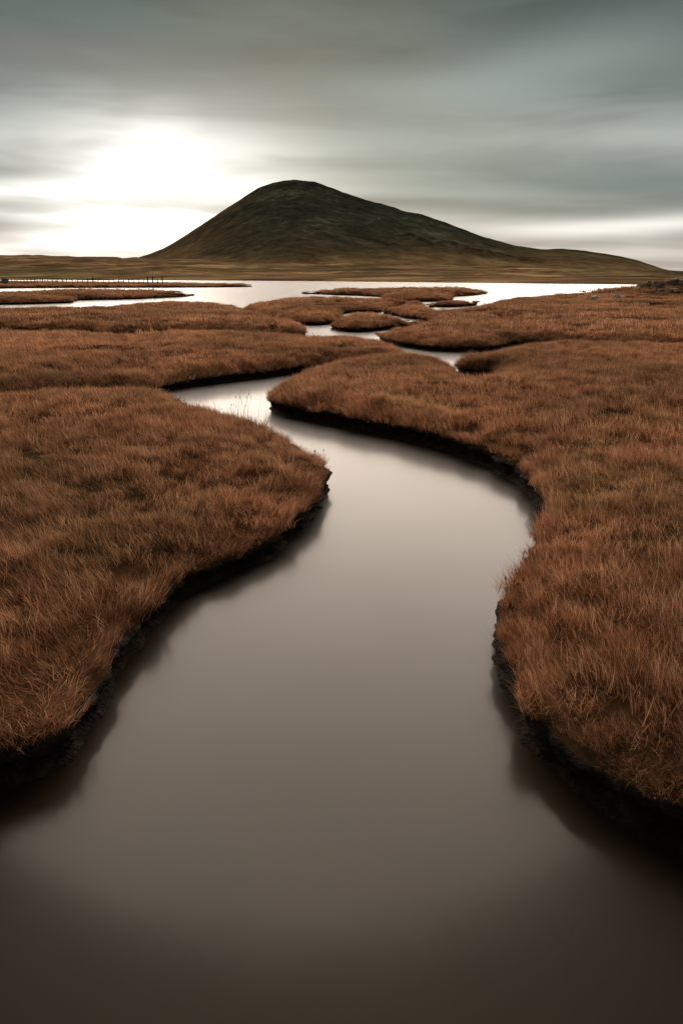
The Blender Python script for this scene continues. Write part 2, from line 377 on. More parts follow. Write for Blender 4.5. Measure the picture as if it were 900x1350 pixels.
# ------------------------------------------------------------------ outlines of the marsh banks
# W waterline, E peat lip, T grass-topped far edge, R mirrored lip, X metres
ZT = {'W': 0.0, 'E': 0.20, 'T': 0.27, 'V': 0.34, 'U': 0.42, 'R': -0.26, 'S': -0.16, 'P': -0.11, 'Q': -0.19}
OUT = {
 'A': [('X', -0.3, -3.5), ('X', -1.0, -1.2), ('X', -1.35, 0.6), ('X', -1.45, 1.7), ('Q', 0, 1082), ('Q', 50, 1068), ('Q', 100, 1043), ('Q', 122, 1005), ('Q', 150, 965), ('Q', 162, 922),
       ('S', 185, 884), ('S', 215, 847), ('S', 250, 812), ('S', 300, 782), ('S', 350, 757), ('S', 383, 732), ('S', 412, 700),
       ('W', 420, 671), ('W', 432, 656), ('W', 436, 644), ('T', 424, 602), ('T', 412, 593), ('T', 387, 580), ('T', 347, 564), ('T', 313, 553), ('T', 280, 544),
       ('T', 250, 538), ('T', 240, 530), ('T', 226, 523), ('T', 200, 518), ('T', 150, 516), ('T', 100, 517), ('T', 50, 521), ('T', 0, 526), ('T', -150, 533),
       ('X', -26, 14), ('X', -30, 5), ('X', -28, -5), ('X', -10, -6)],
 'B': [('E', -400, 527), ('E', 0, 518), ('E', 60, 514), ('E', 133, 509), ('E', 197, 509), ('E', 217, 502), ('E', 250, 497), ('E', 300, 491), ('E', 340, 487), ('E', 400, 479),
       ('E', 450, 474), ('E', 500, 472), ('E', 529, 470), ('T', 522, 459), ('T', 500, 453), ('T', 467, 449), ('T', 410, 447), ('T', 367, 445), ('T', 300, 441),
       ('T', 200, 443), ('T', 150, 446), ('T', 117, 443), ('T', 50, 441), ('T', 0, 440), ('T', -400, 440)],
 'C': [('W', 359, 541), ('W', 407, 554), ('W', 473, 568), ('W', 540, 582), ('W', 607, 602), ('W', 651, 620), ('W', 692, 648), ('W', 714, 676), ('W', 722, 696), ('W', 718, 716),
       ('T', 704, 718), ('T', 688, 737), ('T', 680, 756), ('T', 669, 783), ('T', 662, 806), ('W', 655, 868), ('W', 657, 890), ('P', 667, 938),
       ('P', 683, 960), ('P', 691, 993), ('P', 711, 1023), ('P', 733, 1052), ('P', 761, 1076), ('P', 801, 1103), ('P', 850, 1132), ('P', 897, 1160),
       ('X', 1.35, 1.05), ('X', 1.9, 0.2), ('X', 2.6, -1.5), ('X', 3.5, -4), ('X', 12, -6), ('X', 28, -4), ('X', 34, 10),
       ('T', 1250, 476), ('T', 900, 460), ('T', 820, 456), ('T', 733, 455), ('T', 693, 458), ('T', 667, 463), ('T', 650, 468), ('T', 617, 472), ('T', 604, 478),
       ('E', 612, 482), ('E', 630, 483), ('E', 648, 484), ('T', 655, 490), ('T', 644, 499.5), ('T', 625, 501), ('T', 607, 498.5), ('T', 599, 493), ('T', 595, 483),
       ('T', 585, 477), ('T', 560, 473), ('T', 520, 471), ('T', 470, 475), ('T', 430, 482), ('T', 400, 491), ('T', 376, 505), ('W', 357, 537)],
 'D': [('E', -400, 430), ('E', 0, 431), ('E', 50, 432), ('E', 117, 433), ('E', 150, 436), ('E', 200, 434), ('E', 250, 435), ('E', 300, 436), ('E', 350, 438), ('W', 395, 445), ('W', 403, 441),
       ('T', 402, 431), ('T', 387, 424), ('T', 365, 421), ('T', 350, 417.5), ('T', 335, 413.5), ('T', 320, 409), ('T', 300, 405), ('T', 233, 402.5), ('T', 150, 405), ('T', 130, 409), ('T', 0, 412), ('T', -400, 414)],
 'F': [('E', 335, 411), ('E', 357, 416), ('E', 375, 420), ('W', 395, 428), ('W', 410, 429), ('W', 437, 427), ('W', 446, 420), ('W', 452, 415), ('W', 462, 412), ('E', 466, 405.5),
       ('E', 480, 407), ('E', 495, 408), ('E', 508, 406), ('E', 525, 402), ('V', 555, 399.3), ('V', 533, 398), ('V', 490, 397), ('V', 457, 395), ('V', 410, 395), ('V', 367, 397), ('V', 335, 400.5), ('V', 325, 405)],
 'G': [('W', 438, 434), ('W', 450, 437), ('W', 473, 438), ('W', 517, 434), ('W', 543, 429), ('V', 552, 424.5), ('V', 530, 419.5), ('V', 513, 417), ('V', 487, 414.5), ('V', 460, 415.5), ('V', 443, 421)],
 'H': [('W', 503, 450), ('W', 520, 455), ('W', 545, 459), ('W', 580, 463), ('W', 640, 463), ('E', 675, 448), ('E', 740, 447), ('E', 820, 450), ('E', 900, 453), ('E', 1250, 458), ('X', 60, 30), ('X', 110, 70), ('X', 130, 130),
       ('V', 1150, 379.5), ('V', 900, 378), ('V', 845, 384), ('V', 800, 386.8), ('V', 767, 388.8), ('V', 700, 392), ('V', 655, 397), ('V', 641, 402),
       ('V', 625, 405), ('V', 605, 408.5), ('V', 585, 409.5), ('V', 568, 406), ('V', 555, 401.5), ('V', 533, 402.5), ('V', 515, 407), ('W', 510, 413.5), ('E', 533, 414), ('E', 556, 416.5), ('V', 566, 422),
       ('V', 553, 426), ('V', 533, 431), ('V', 513, 438), ('W', 501, 447)],
 'Q': [('W', 787, 385.2), ('W', 802, 386.3), ('W', 825, 386.4), ('W', 850, 386), ('U', 850, 380), ('U', 815, 381), ('V', 793, 382.8)],
 'J': [('W', 400, 387.2), ('W', 445, 389.2), ('W', 493, 391), ('W', 512, 395), ('W', 540, 397.5), ('W', 583, 397.5), ('W', 594, 394), ('W', 602, 391), ('W', 625, 389.5), ('W', 640, 386.5),
       ('U', 636, 382.5), ('U', 600, 380.5), ('U', 540, 381), ('U', 490, 381.5), ('U', 450, 382), ('T', 402, 385)],
 'K': [('W', 572, 404), ('W', 590, 405), ('W', 613, 404), ('W', 628, 401), ('V', 620, 397.6), ('V', 600, 397), ('V', 580, 398), ('V', 565, 399.5)],
 'M': [('W', -300, 405), ('W', 0, 402), ('W', 50, 401), ('W', 88, 399.5), ('W', 97, 397.5), ('W', 108, 396), ('W', 160, 395), ('W', 200, 393.5), ('W', 240, 391.5), ('W', 253, 389.5),
       ('T', 247, 387.2), ('T', 220, 387.3), ('V', 200, 386.5), ('U', 192, 385), ('U', 133, 382.5), ('U', 67, 383.5), ('U', 0, 386.5), ('U', -300, 388)],
 'N': [('W', -500, 383), ('W', -200, 381.5), ('W', 0, 380.3), ('W', 100, 379.6), ('W', 233, 379.2), ('W', 300, 378.7), ('W', 333, 378.3),
       ('U', 331, 375.5), ('U', 300, 374.8), ('U', 257, 373.8), ('U', 200, 373), ('U', 100, 372), ('U', 0, 371.3), ('U', -500, 371)],
}
BANK_LABEL = {
 'A': 'peat bank of the near left marsh, undercut along the wide creek', 'B': 'second bank on the left, behind the near left marsh',
 'C': 'peat bank of the near right marsh, curving round the creek bend', 'D': 'third bank on the left, ending in a blunt point',
 'F': 'flat bank behind the small islet in the middle distance', 'G': 'small marsh islet in the narrow upper creek',
 'H': 'wide far right marsh running back to the bay', 'Q': 'short dark spit poking into the bay beside the rock outcrop', 'J': 'long low islet lying in the bay below the hill',
 'K': 'tiny sliver of marsh between the bay islet and the right marsh', 'M': 'low dark spit in the bay on the left', 'N': 'thin farthest spit on the left that carries the fence'}


def catmull(P, n=14):
    P = np.array(P); N = len(P); out = []
    for i in range(N):
        p0, p1, p2, p3 = P[(i - 1) % N], P[i], P[(i + 1) % N], P[(i + 2) % N]
        t0 = 0.0; t1 = t0 + max(np.linalg.norm(p1 - p0), 1e-4) ** 0.5
        t2 = t1 + max(np.linalg.norm(p2 - p1), 1e-4) ** 0.5; t3 = t2 + max(np.linalg.norm(p3 - p2), 1e-4) ** 0.5
        for t in np.linspace(t1, t2, n, endpoint=False):
            a1 = (t1 - t) / (t1 - t0) * p0 + (t - t0) / (t1 - t0) * p1
            a2 = (t2 - t) / (t2 - t1) * p1 + (t - t1) / (t2 - t1) * p2
            a3 = (t3 - t) / (t3 - t2) * p2 + (t - t2) / (t3 - t2) * p3
            b1 = (t2 - t) / (t2 - t0) * a1 + (t - t0) / (t2 - t0) * a2
            b2 = (t3 - t) / (t3 - t1) * a2 + (t - t1) / (t3 - t1) * a3
            out.append((t2 - t) / (t2 - t1) * b1 + (t - t1) / (t2 - t1) * b2)
    return np.array(out)


def resample(P):
    Q = np.vstack([P, P[:1]]); out = []; carry = 0.0
    for i in range(len(P)):
        a, b = Q[i], Q[i + 1]; L = np.linalg.norm(b - a)
        if L < 1e-9: continue
        step = min(max(np.linalg.norm(a) * 0.006, 0.035), 1.2)
        s = carry
        while s < L:
            out.append(a + (b - a) * s / L); s += step
        carry = s - L
    return np.array(out)


def area2(P):
    x, y = P[:, 0], P[:, 1]
    return np.sum(x * np.roll(y, -1) - np.roll(x, -1) * y)


def normals(P):
    t = np.roll(P, -1, 0) - np.roll(P, 1, 0)
    n = np.stack([t[:, 1], -t[:, 0]], 1); return n / (np.linalg.norm(n, axis=1, keepdims=True) + 1e-9)   # outward for CCW


def inside(pts, P):
    x, y = pts[:, 0], pts[:, 1]; res = np.zeros(len(pts), bool)
    x1, y1 = P[:, 0], P[:, 1]; x2, y2 = np.roll(x1, -1), np.roll(y1, -1)
    for s in range(0, len(pts), 6000):
        xs = x[s:s + 6000, None]; ys = y[s:s + 6000, None]
        c_ = (y1 > ys) != (y2 > ys)
        xi = (x2 - x1) * (ys - y1) / np.where(y2 == y1, 1e-12, y2 - y1) + x1
        res[s:s + 6000] = (np.count_nonzero(c_ & (xs < xi), axis=1) % 2) == 1
    return res


def nearest(pts, P):
    """distance to the outline and the outward direction at the nearest outline point"""
    d = np.empty(len(pts)); idx = np.empty(len(pts), int)
    for s in range(0, len(pts), 4000):
        q = pts[s:s + 4000]
        D = (q[:, 0:1] - P[:, 0]) ** 2 + (q[:, 1:2] - P[:, 1]) ** 2
        idx[s:s + 4000] = D.argmin(1); d[s:s + 4000] = np.sqrt(D.min(1))
    return d, idx


# shallow hollows in the turf, metres: x, y, half length across, half width deep, depth
HOLLOWS = [at(*q, 0.3) + s for q, s in (((688, 420), (1.7, 1.5, 0.32)), ((798, 417), (1.3, 1.3, 0.26)), ((860, 428), (1.8, 0.9, 0.22)), ((745, 399), (2.2, 2.6, 0.30)),
            ((714, 427), (0.8, 0.7, 0.22)), ((868, 405), (3.8, 3.2, 0.34)), ((362, 432), (0.3, 1.2, 0.26)), ((632, 414), (1.2, 1.6, 0.25)), ((560, 411), (0.7, 1.6, 0.22)),
            ((835, 396), (2.5, 3.0, 0.3)), ((150, 470), (1.4, 0.5, 0.12)), ((430, 404), (1.6, 2.2, 0.2)))]
MOUND = at(905, 392, 0.3)


LOW = at(310, 785, 0)


def lip(x, y):
    """height of the peat lip: lower on the near left bend, higher up the creek"""
    k = 0.20 - 0.04 * np.clip((np.hypot(x, y) - 9) / 6, 0, 1)
    k = k - 0.06 * np.exp(-((x - LOW[0]) ** 2 + (y - LOW[1]) ** 2) / 1.7 ** 2)
    return k + 0.02 * fbm(x, y, 0.9, 2)


def top_z(x, y, d):
    far_ = np.clip((np.hypot(x, y) - 9) / 8, 0, 1)
    z = lip(x, y) + (0.14 + 0.13 * far_) * (1 - np.exp(-d / (0.30 + 0.25 * far_))) + 0.035 * (1 - np.exp(-d / 1.5))
    z = z + np.minimum(d / 0.5, 1) * (0.055 * fbm(x, y, 1.7, 3) + 0.050 * fbm(x + 40, y, 0.6, 2))
    z = z + 0.26 * np.clip((np.hypot(x, y) - 22) / 20, 0, 1) * np.minimum(d / 1.5, 1) * fbm(x + 13, y * 1.4, 7.0, 3)
    for hx, hy, a, b, dep in HOLLOWS:
        q = ((x - hx) / a) ** 2 + ((y - hy) / b) ** 2
        z = z - dep * np.exp(-q ** 3)
    q = ((x - MOUND[0]) / 5.6) ** 2 + ((y - MOUND[1] - 3) / 6.0) ** 2
    z = z + 1.05 * np.exp(-q) * (1 + 0.5 * fbm(x, y, 2.2, 3))
    return z


BANKS = {}
for key, pts in OUT.items():
    P = np.array([(p[1], p[2]) if p[0] == 'X' else at(p[1], p[2], ZT[p[0]]) for p in pts])
    if area2(P) < 0: P = P[::-1]
    P = resample(catmull(P))
    if area2(P) < 0: P = P[::-1]
    rr = np.linalg.norm(P, axis=1)
    nn = normals(P)
    amp = 0.045 + 0.0016 * rr
    P = P + nn * (amp * (fbm(P[:, 0], P[:, 1], 0.55, 2) + 0.8 * fbm(P[:, 0] + 9, P[:, 1], 2.2, 2)) + 0.45 * np.clip((rr - 22) / 20, 0, 1) * fbm(P[:, 0] - 31, P[:, 1], 4.5, 3))[:, None]
    BANKS[key] = P

# log-polar scatter of surface points, denser near the viewpoint
rk = []; r_ = 1.2
while r_ < 420: rk.append(r_); r_ *= 1.021
grid = []
for i, r_ in enumerate(rk):
    na = 300
    a = (np.arange(na) + 0.5 * (i % 2)) / na * 2 * math.pi
    a = a[np.abs(((a + math.pi) % (2 * math.pi)) - math.pi) < (R(50) if r_ > 25 else 7)]
    grid.append(np.stack([np.sin(a) * r_, np.cos(a) * r_], 1))
grid = np.vstack(grid); grid = grid * (1 + rng.normal(0, 0.004, grid.shape))
extra = np.stack([np.repeat(np.linspace(-40, 40, 41), 21), np.tile(np.linspace(-8, 22, 21), 41)], 1) + rng.normal(0, 0.2, (861, 2))
extra = extra[np.linalg.norm(extra, axis=1) > 4]
grid = np.vstack([grid, extra])

for key, P in BANKS.items():
    n = len(P); rr = np.linalg.norm(P, axis=1)
    lo, hi = P.min(0), P.max(0)
    g = grid[((grid > lo) & (grid < hi)).all(1)]
    g = g[inside(g, P)]
    d, idx = nearest(g, P)
    keep = d > 0.5 * np.clip(np.linalg.norm(g, axis=1) * 0.006, 0.035, 1.2)
    g, d = g[keep], d[keep]
    allp = [Vector(p) for p in P] + [Vector(p) for p in g]
    vo, eo, fo, ov, oe, of = delaunay_2d_cdt(allp, [(i, (i + 1) % n) for i in range(n)], [], 1, 1e-5)
    V = np.array([(v.x, v.y) for v in vo])
    vb = [-1] * n; isb = np.zeros(len(V), bool)
    for i, src in enumerate(ov):
        for s_ in src:
            if s_ < n: vb[s_] = i; isb[i] = True
    dd, _ = nearest(V, P)
    dd[isb] = 0
    z = top_z(V[:, 0], V[:, 1], dd)
    verts = [(V[i, 0], V[i, 1], z[i]) for i in range(len(V))]
    faces = [tuple(f) for f in fo]
    mats = [0] * len(faces)
    # the peat face: rings going down from the lip
    nn = normals(P)
    ln = np.concatenate([[0], np.cumsum(np.linalg.norm(np.diff(P, axis=0), axis=1))])
    prev = vb
    for li, (zz, off) in enumerate(((0.88, 0.018), (0.76, 0.012), (0.62, -0.012), (0.48, -0.03), (0.34, -0.02), (0.2, -0.035), (0.08, 0.0), (-0.08, 0.03), (-3.0, 0.06))):
        q = off + (0.050 * fbm(P[:, 0] * 1.0 + zz * 9, P[:, 1] + li * 3.1, 0.12, 2) + 0.05 * fbm(P[:, 0], P[:, 1] + li * 0.8, 0.4, 2)) * (1 if rr.min() < 30 else 0.6)
        zz_ = zz * lip(P[:, 0], P[:, 1]) + 0.012 * fbm(P[:, 0] * 1.0, P[:, 1] + li, 0.3, 2)
        ring = P + nn * q[:, None]
        base_i = len(verts)
        verts += [(ring[i, 0], ring[i, 1], zz_[i]) for i in range(n)]
        cur = list(range(base_i, base_i + n))
        for i in range(n):
            j = (i + 1) % n
            if prev[i] < 0 or prev[j] < 0: continue
            faces.append((prev[i], cur[i], cur[j], prev[j])); mats.append(1)
        prev = cur
    o = mesh_obj('marsh_bank', verts, faces, M_THATCH)
    o.data.materials.append(M_PEAT)
    o.data.polygons.foreach_set('material_index', np.array(mats, dtype=np.int32))
    tag(o, BANK_LABEL[key], kind='structure')

# ------------------------------------------------------------------ grass
tufts = bpy.data.collections.new('grass_tuft_sources')        # sources only, not linked to the scene
N_VAR = 4


def tuft_mesh(name, radius, nb, len_rng, width, lean, spread, segs, seed, stray=0.06):
    r = np.random.default_rng(seed)
    vs, fs, tint, along = [], [], [], []
    for b in range(nb):
        rad = radius * math.sqrt(r.random()); th = r.random() * 2 * math.pi
        bx, by = rad * math.cos(th), rad * math.sin(th)
        L = r.uniform(*len_rng); ti = r.random()
        ang = r.normal(0, spread); le = max(0.05, r.normal(lean, 0.28))
        if r.random() < stray: le *= 0.35; L *= 1.25; ti = min(1.0, ti + 0.3)
        bend = r.uniform(0.4, 1.2); wd = width * r.uniform(0.6, 1.3)
        sw = r.normal(0, 0.5)
        yaw = r.uniform(0, math.pi)
        x, y, zc_ = bx, by, -0.03; a0 = len(vs); e = 0.1 + le * 0.25
        for s in range(segs + 1):
            f = s / segs; ww = wd * (1 - f) ** 0.6 * 0.5 if s < segs else 0.0
            px_, py_ = math.cos(yaw) * ww, math.sin(yaw) * ww
            if s < segs:
                vs += [(x - px_, y - py_, zc_), (x + px_, y + py_, zc_)]; along += [f, f]; tint += [ti, ti]
            else:
                vs.append((x, y, zc_)); along.append(1.0); tint.append(ti)
            e2 = e + le * bend * f
            a_ = ang + sw * f
            step = L / segs
            x += math.cos(a_) * math.sin(e2) * step; y += math.sin(a_) * math.sin(e2) * step; zc_ += math.cos(e2) * step
        for s in range(segs - 1):
            k = a0 + 2 * s; fs.append((k, k + 1, k + 3, k + 2))
        k = a0 + 2 * (segs - 1); fs.append((k, k + 1, k + 2))
    me = bpy.data.meshes.new(name); me.from_pydata(vs, [], fs); me.materials.append(M_GRASS)
    for nm, arr in (('tint', tint), ('along', along)):
        at_ = me.attributes.new(nm, 'FLOAT', 'POINT'); at_.data.foreach_set('value', np.array(arr, dtype=np.float32))
    me.update()
    o = bpy.data.objects.new(name, me); tufts.objects.link(o)


#            radius  blades  length        width   lean spread segs
LODS = [(0.10, 100, (0.06, 0.150), 0.0027, 1.00, 0.80, 4),
        (0.20, 120, (0.07, 0.17), 0.0056, 0.90, 0.95, 3),
        (0.45, 150, (0.09, 0.19), 0.014, 0.80, 1.1, 3),
        (1.00, 170, (0.12, 0.23), 0.040, 0.55, 1.20, 2)]
for li, L_ in enumerate(LODS):
    for v in range(N_VAR):
        tuft_mesh('tuft_%d_%d' % (li, v), *L_, seed=100 * li + v)
# bands: r0, r1, per square metre
BANDS = [(0, 8.5, 95, 0), (8.5, 24, 26, 1), (24, 75, 5.0, 2), (75, 330, 0.9, 3)]


def grass_points(P, seed):
    r = np.random.default_rng(seed)
    lo, hi = P.min(0) - 0.1, P.max(0) + 0.1
    acc = []
    for r0, r1, dens, li in BANDS:
        amax = R(62) if r1 < 30 else R(36)
        r1_ = r1 * 1.12; r0_ = r0 * 0.9
        area = amax * (r1_ ** 2 - r0_ ** 2)
        N = int(area * dens)
        rad = np.sqrt(r.uniform(r0_ ** 2, r1_ ** 2, N)); a = r.uniform(-amax, amax, N)
        q = np.stack([np.sin(a) * rad, np.cos(a) * rad], 1)
        jit = rad * (1 + r.uniform(-0.1, 0.1, N))
        k = (jit >= r0) & (jit < r1) & ((q > lo) & (q < hi)).all(1) & (rad > 0.9)
        q = q[k]
        if not len(q): continue
        q = q[inside(q, P)]
        if not len(q): continue
        acc.append((q, np.full(len(q), li)))
    if not acc: return None
    q = np.vstack([a[0] for a in acc]); li = np.concatenate([a[1] for a in acc])
    return q, li


def gn_group():
    ng = bpy.data.node_groups.new('scatter_grass', 'GeometryNodeTree')
    ng.interface.new_socket('Geometry', in_out='INPUT', socket_type='NodeSocketGeometry')
    ng.interface.new_socket('Geometry', in_out='OUTPUT', socket_type='NodeSocketGeometry')
    gi = ng.nodes.new('NodeGroupInput'); go = ng.nodes.new('NodeGroupOutput')
    ci = ng.nodes.new('GeometryNodeCollectionInfo'); ci.inputs['Collection'].default_value = tufts
    ci.inputs['Separate Children'].default_value = True; ci.inputs['Reset Children'].default_value = True
    ip = ng.nodes.new('GeometryNodeInstanceOnPoints'); ip.inputs['Pick Instance'].default_value = True
    def attr(name, ty):
        a = ng.nodes.new('GeometryNodeInputNamedAttribute'); a.data_type = ty; a.inputs['Name'].default_value = name
        return a.outputs['Attribute']
    L = ng.links.new
    L(gi.outputs[0], ip.inputs['Points']); L(ci.outputs[0], ip.inputs['Instance'])
    L(attr('pick', 'INT'), ip.inputs['Instance Index'])
    e2r = ng.nodes.new('FunctionNodeEulerToRotation'); L(attr('rot', 'FLOAT_VECTOR'), e2r.inputs[0]); L(e2r.outputs[0], ip.inputs['Rotation'])
    L(attr('scl', 'FLOAT_VECTOR'), ip.inputs['Scale'])
    L(ip.outputs[0], go.inputs[0])
    return ng


GN = gn_group()
GRASS_LABEL = {
 'A': 'rust brown grass matted over the near left marsh', 'B': 'brown grass on the second bank behind the near left marsh',
 'C': 'rust red grass over the big near right marsh', 'D': 'brown grass on the third left bank that ends in a blunt point',
 'F': 'brown grass on the flat bank behind the small islet', 'G': 'brown grass capping the small islet in the upper creek',
 'H': 'russet grass over the wide marsh far right', 'Q': 'dark grass on the short spit beside the rock outcrop', 'J': 'dark brown grass on the long low islet in the bay',
 'K': 'dark grass on the tiny sliver beside the bay islet', 'M': 'dark brown grass on the low spit in the bay at left', 'N': 'dull grass on the farthest spit below the fence'}
from mathutils import Euler, Matrix
for bi, (key, P) in enumerate(BANKS.items()):
    res = grass_points(P, 50 + bi)
    if res is None: continue
    q, li = res
    d, idx = nearest(q, P)
    # a fringe right on the lip
    rP = np.linalg.norm(P, axis=1); aP = np.abs(np.arctan2(P[:, 0], P[:, 1]))
    near = (rP < 80) & (aP < R(60))
    nrmP = normals(P)
    fr = []
    for rep in range(2):
        k = np.where(near & (rng.random(len(P)) < np.clip(0.9 - 0.0 * rP, 0, 1)))[0]
        fr.append((P[k] - nrmP[k] * rng.uniform(0.045, 0.17, (len(k), 1)) + rng.normal(0, 0.015, (len(k), 2)), k))
    fq = np.vstack([f[0] for f in fr]); fk = np.concatenate([f[1] for f in fr])
    fd = np.full(len(fq), 0.07)
    for rep in range(5):                                   # the rounded shoulder of the farther banks
        k = np.where(near & (rP > 9))[0]
        dd_ = rng.uniform(0.08, 0.75, (len(k), 1))
        g_ = P[k] - nrmP[k] * dd_ + rng.normal(0, 0.03, (len(k), 2))
        ok = inside(g_, P) if len(k) else np.zeros(0, bool)
        fq = np.vstack([fq, g_[ok]]); fk = np.concatenate([fk, k[ok]]); fd = np.concatenate([fd, dd_[ok, 0]])
    fl = np.where(np.linalg.norm(fq, axis=1) < 9, 0, 1)
    q = np.vstack([q, fq]); li = np.concatenate([li, fl]); d = np.concatenate([d, fd]); idx = np.concatenate([idx, fk])
    onv = nrmP[idx]
    r_ = np.linalg.norm(q, axis=1)
    z = top_z(q[:, 0], q[:, 1], np.maximum(d, 0)); fr_ = np.clip((r_ - 9) / 6, 0, 1)
    # lean field: swirling wind-combed directions; hangs outward at the lip
    ang = 3.5 + 2.6 * fbm(q[:, 0], q[:, 1], 2.6, 2) + 1.6 * fbm(q[:, 0] + 77, q[:, 1], 0.7, 2)
    oa = np.arctan2(onv[:, 1], onv[:, 0])
    wgt = np.exp(-(d / (0.22 + 0.25 * fr_)) ** 2)
    cx_, sy_ = np.cos(ang) * (1 - wgt) + np.cos(oa) * wgt * 0.9, np.sin(ang) * (1 - wgt) + np.sin(oa) * wgt * 0.9
    yaw = np.arctan2(sy_, cx_) + rng.normal(0, 0.65, len(q))
    tilt = (0.16 + 0.22 * fr_) * wgt + rng.normal(0, 0.12, len(q))
    gz = 0.75 + 0.5 * np.clip(fbm(q[:, 0] + 5, q[:, 1] + 3, 0.8, 2) + 0.5, 0, 1)
    keep = np.ones(len(q), bool)
    for hx, hy, a, b, dep in HOLLOWS:
        keep &= ~((((q[:, 0] - hx) / a) ** 2 + ((q[:, 1] - hy) / b) ** 2 < 1.0) & (rng.random(len(q)) < 0.93))
    thin = fbm(q[:, 0] - 30, q[:, 1] + 12, 0.45, 2)
    keep &= ~((thin > 0.42) & (rng.random(len(q)) < 0.75) & (r_ < 14))
    q, li, z, yaw, tilt, gz, d = (a_[keep] for a_ in (q, li, z, yaw, tilt, gz, d))
    rot = np.zeros((len(q), 3), np.float32)
    rot[:, 0] = rng.normal(0, 0.08, len(q)); rot[:, 1] = tilt; rot[:, 2] = yaw
    rag = np.clip(0.75 + 1.1 * fbm(q[:, 0] + 60, q[:, 1], 0.28, 2), 0.25, 1.5)
    scl = np.stack([np.ones(len(q)), np.ones(len(q)), gz], 1) * rng.uniform(0.85, 1.15, (len(q), 1)) * (1 + (rag - 1) * np.exp(-(d / 0.16) ** 2) * (r_[keep] < 13))[:, None] * np.clip(d / np.array([0.05, 0.1, 0.45, 1.0])[li], 0.4, 1)[:, None]
    pick = li * N_VAR + rng.integers(0, N_VAR, len(q))
    me = bpy.data.meshes.new('marsh_grass')
    me.vertices.add(len(q)); me.vertices.foreach_set('co', np.column_stack([q, z]).astype(np.float32).ravel())
    a_ = me.attributes.new('rot', 'FLOAT_VECTOR', 'POINT'); a_.data.foreach_set('vector', rot.ravel())
    a_ = me.attributes.new('scl', 'FLOAT_VECTOR', 'POINT'); a_.data.foreach_set('vector', scl.astype(np.float32).ravel())
    a_ = me.attributes.new('pick', 'INT', 'POINT'); a_.data.foreach_set('value', pick.astype(np.int32))
    me.materials.append(M_GRASS)
    o = bpy.data.objects.new('marsh_grass', me); COL.objects.link(o)
    md = o.modifiers.new('scatter', 'NODES'); md.node_group = GN
    tag(o, GRASS_LABEL[key], 'grass', kind='stuff')
    print('grass', key, len(q))

# ------------------------------------------------------------------ far shore and hill
SH = [(-900, 368.0), (-200, 368.3), (60, 368.6), (200, 369.6), (300, 370.0), (450, 371.3), (600, 373.0), (720, 374.6), (843, 376.0), (1000, 377.0), (1500, 378)]
sh_az = []; sh_d = []
for px, py in SH:
    x, y = at(px, py, 0); sh_az.append(x / y); sh_d.append(y)
azs = np.linspace(-1.7, 1.7, 560)
shd = np.interp(azs, sh_az, sh_d)
dist = np.concatenate([[0.0, 0.012, 0.03], np.linspace(0.05, 1, 60), [1.3, 1.8, 3, 6, 10]])
AZg, Tg = np.meshgrid(azs, dist, indexing='ij')
D = shd[:, None] + (940 - shd[:, None]) * Tg
Xg = AZg * D; Yg = D
prof = np.where(Tg <= 1, 16.5 * np.clip(Tg, 0, 1) ** 1.25, 16.5 + 9 * np.clip(Tg - 1, 0, 1))
left = 1 / (1 + np.exp((AZg + 0.21) / 0.05))
prof = prof * (1 + 0.55 * left) * (1 - 0.62 / (1 + np.exp(-(AZg - 0.26) / 0.07)))
und = 3.6 * fbm(Xg, Yg * 2.2, 150, 3) + 2.8 * fbm(Xg, Yg * 1.5, 48, 4)
Zg = prof + und * np.clip(Tg * 2.2, 0, 1) + 0.9 * np.clip(Tg / 0.03, 0, 1) - 0.45
Zg[:, 0] = -1.0
nA, nD = Zg.shape
verts = np.column_stack([Xg.ravel(), Yg.ravel(), Zg.ravel()])
faces = [(i * nD + j, (i + 1) * nD + j, (i + 1) * nD + j + 1, i * nD + j + 1) for i in range(nA - 1) for j in range(nD - 1)]
tag(mesh_obj('far_shore', verts, faces, M_LAND), 'tawny low moorland along the far side of the bay', kind='structure')

SIL = [(-200, 372), (60, 362), (150, 350), (177, 341), (194, 336), (217, 327), (239, 314), (274, 291), (301, 273), (328, 255.5), (341, 247), (363, 239.7), (390, 236.6), (417, 240), (439, 248.5),
       (461, 256.4), (488, 265.5), (500, 267.5), (519, 273), (535, 279), (553, 281.5), (589, 294), (633, 311), (678, 323.5), (713, 328.7), (740, 327.8), (767, 330), (811, 336.5), (838, 342.5), (869, 353),
       (896, 360.5), (930, 366), (1050, 372), (1400, 376)]
HY = 1500.0
sa = []; sz = []
for px, py in SIL:
    x, y, dz = ray(px, py); sa.append(x / y); sz.append(CAM_H + dz / y * HY)
ha = np.linspace(-0.62, 0.95, 620)
hz = np.interp(ha, sa, sz)
kern = np.array([1, 2, 3, 2, 1]) / 9.0
hz = np.convolve(np.pad(hz, 2, 'edge'), kern, 'valid')
vv = np.concatenate([np.linspace(1, 0, 150), -np.linspace(0.02, 1, 24)])
Ag, Vg = np.meshgrid(ha, vv, indexing='ij')
Yh = np.where(Vg >= 0, HY - 620 * Vg, HY - 900 * Vg); Xh = Ag * Yh
up = np.abs(Vg)
pr = (1 - up) ** 1.22
Hh = hz[:, None]
gul = 1 - 2 * np.abs(fbm(Xh * 1.0, Yh * 0.45, 170, 4, 0.55))
rel = np.clip(up * 5, 0, 1) * np.clip((1 - up) * 4, 0, 1)
Zh = Hh * pr + rel * (Hh / 200.0) * (3.0 * (gul - 0.6) + 0.7 * fbm(Xh, Yh, 60, 4, 0.6)) + 1.3 * fbm(Xh, Yh, 22, 3) * (Hh / 200 + .25)
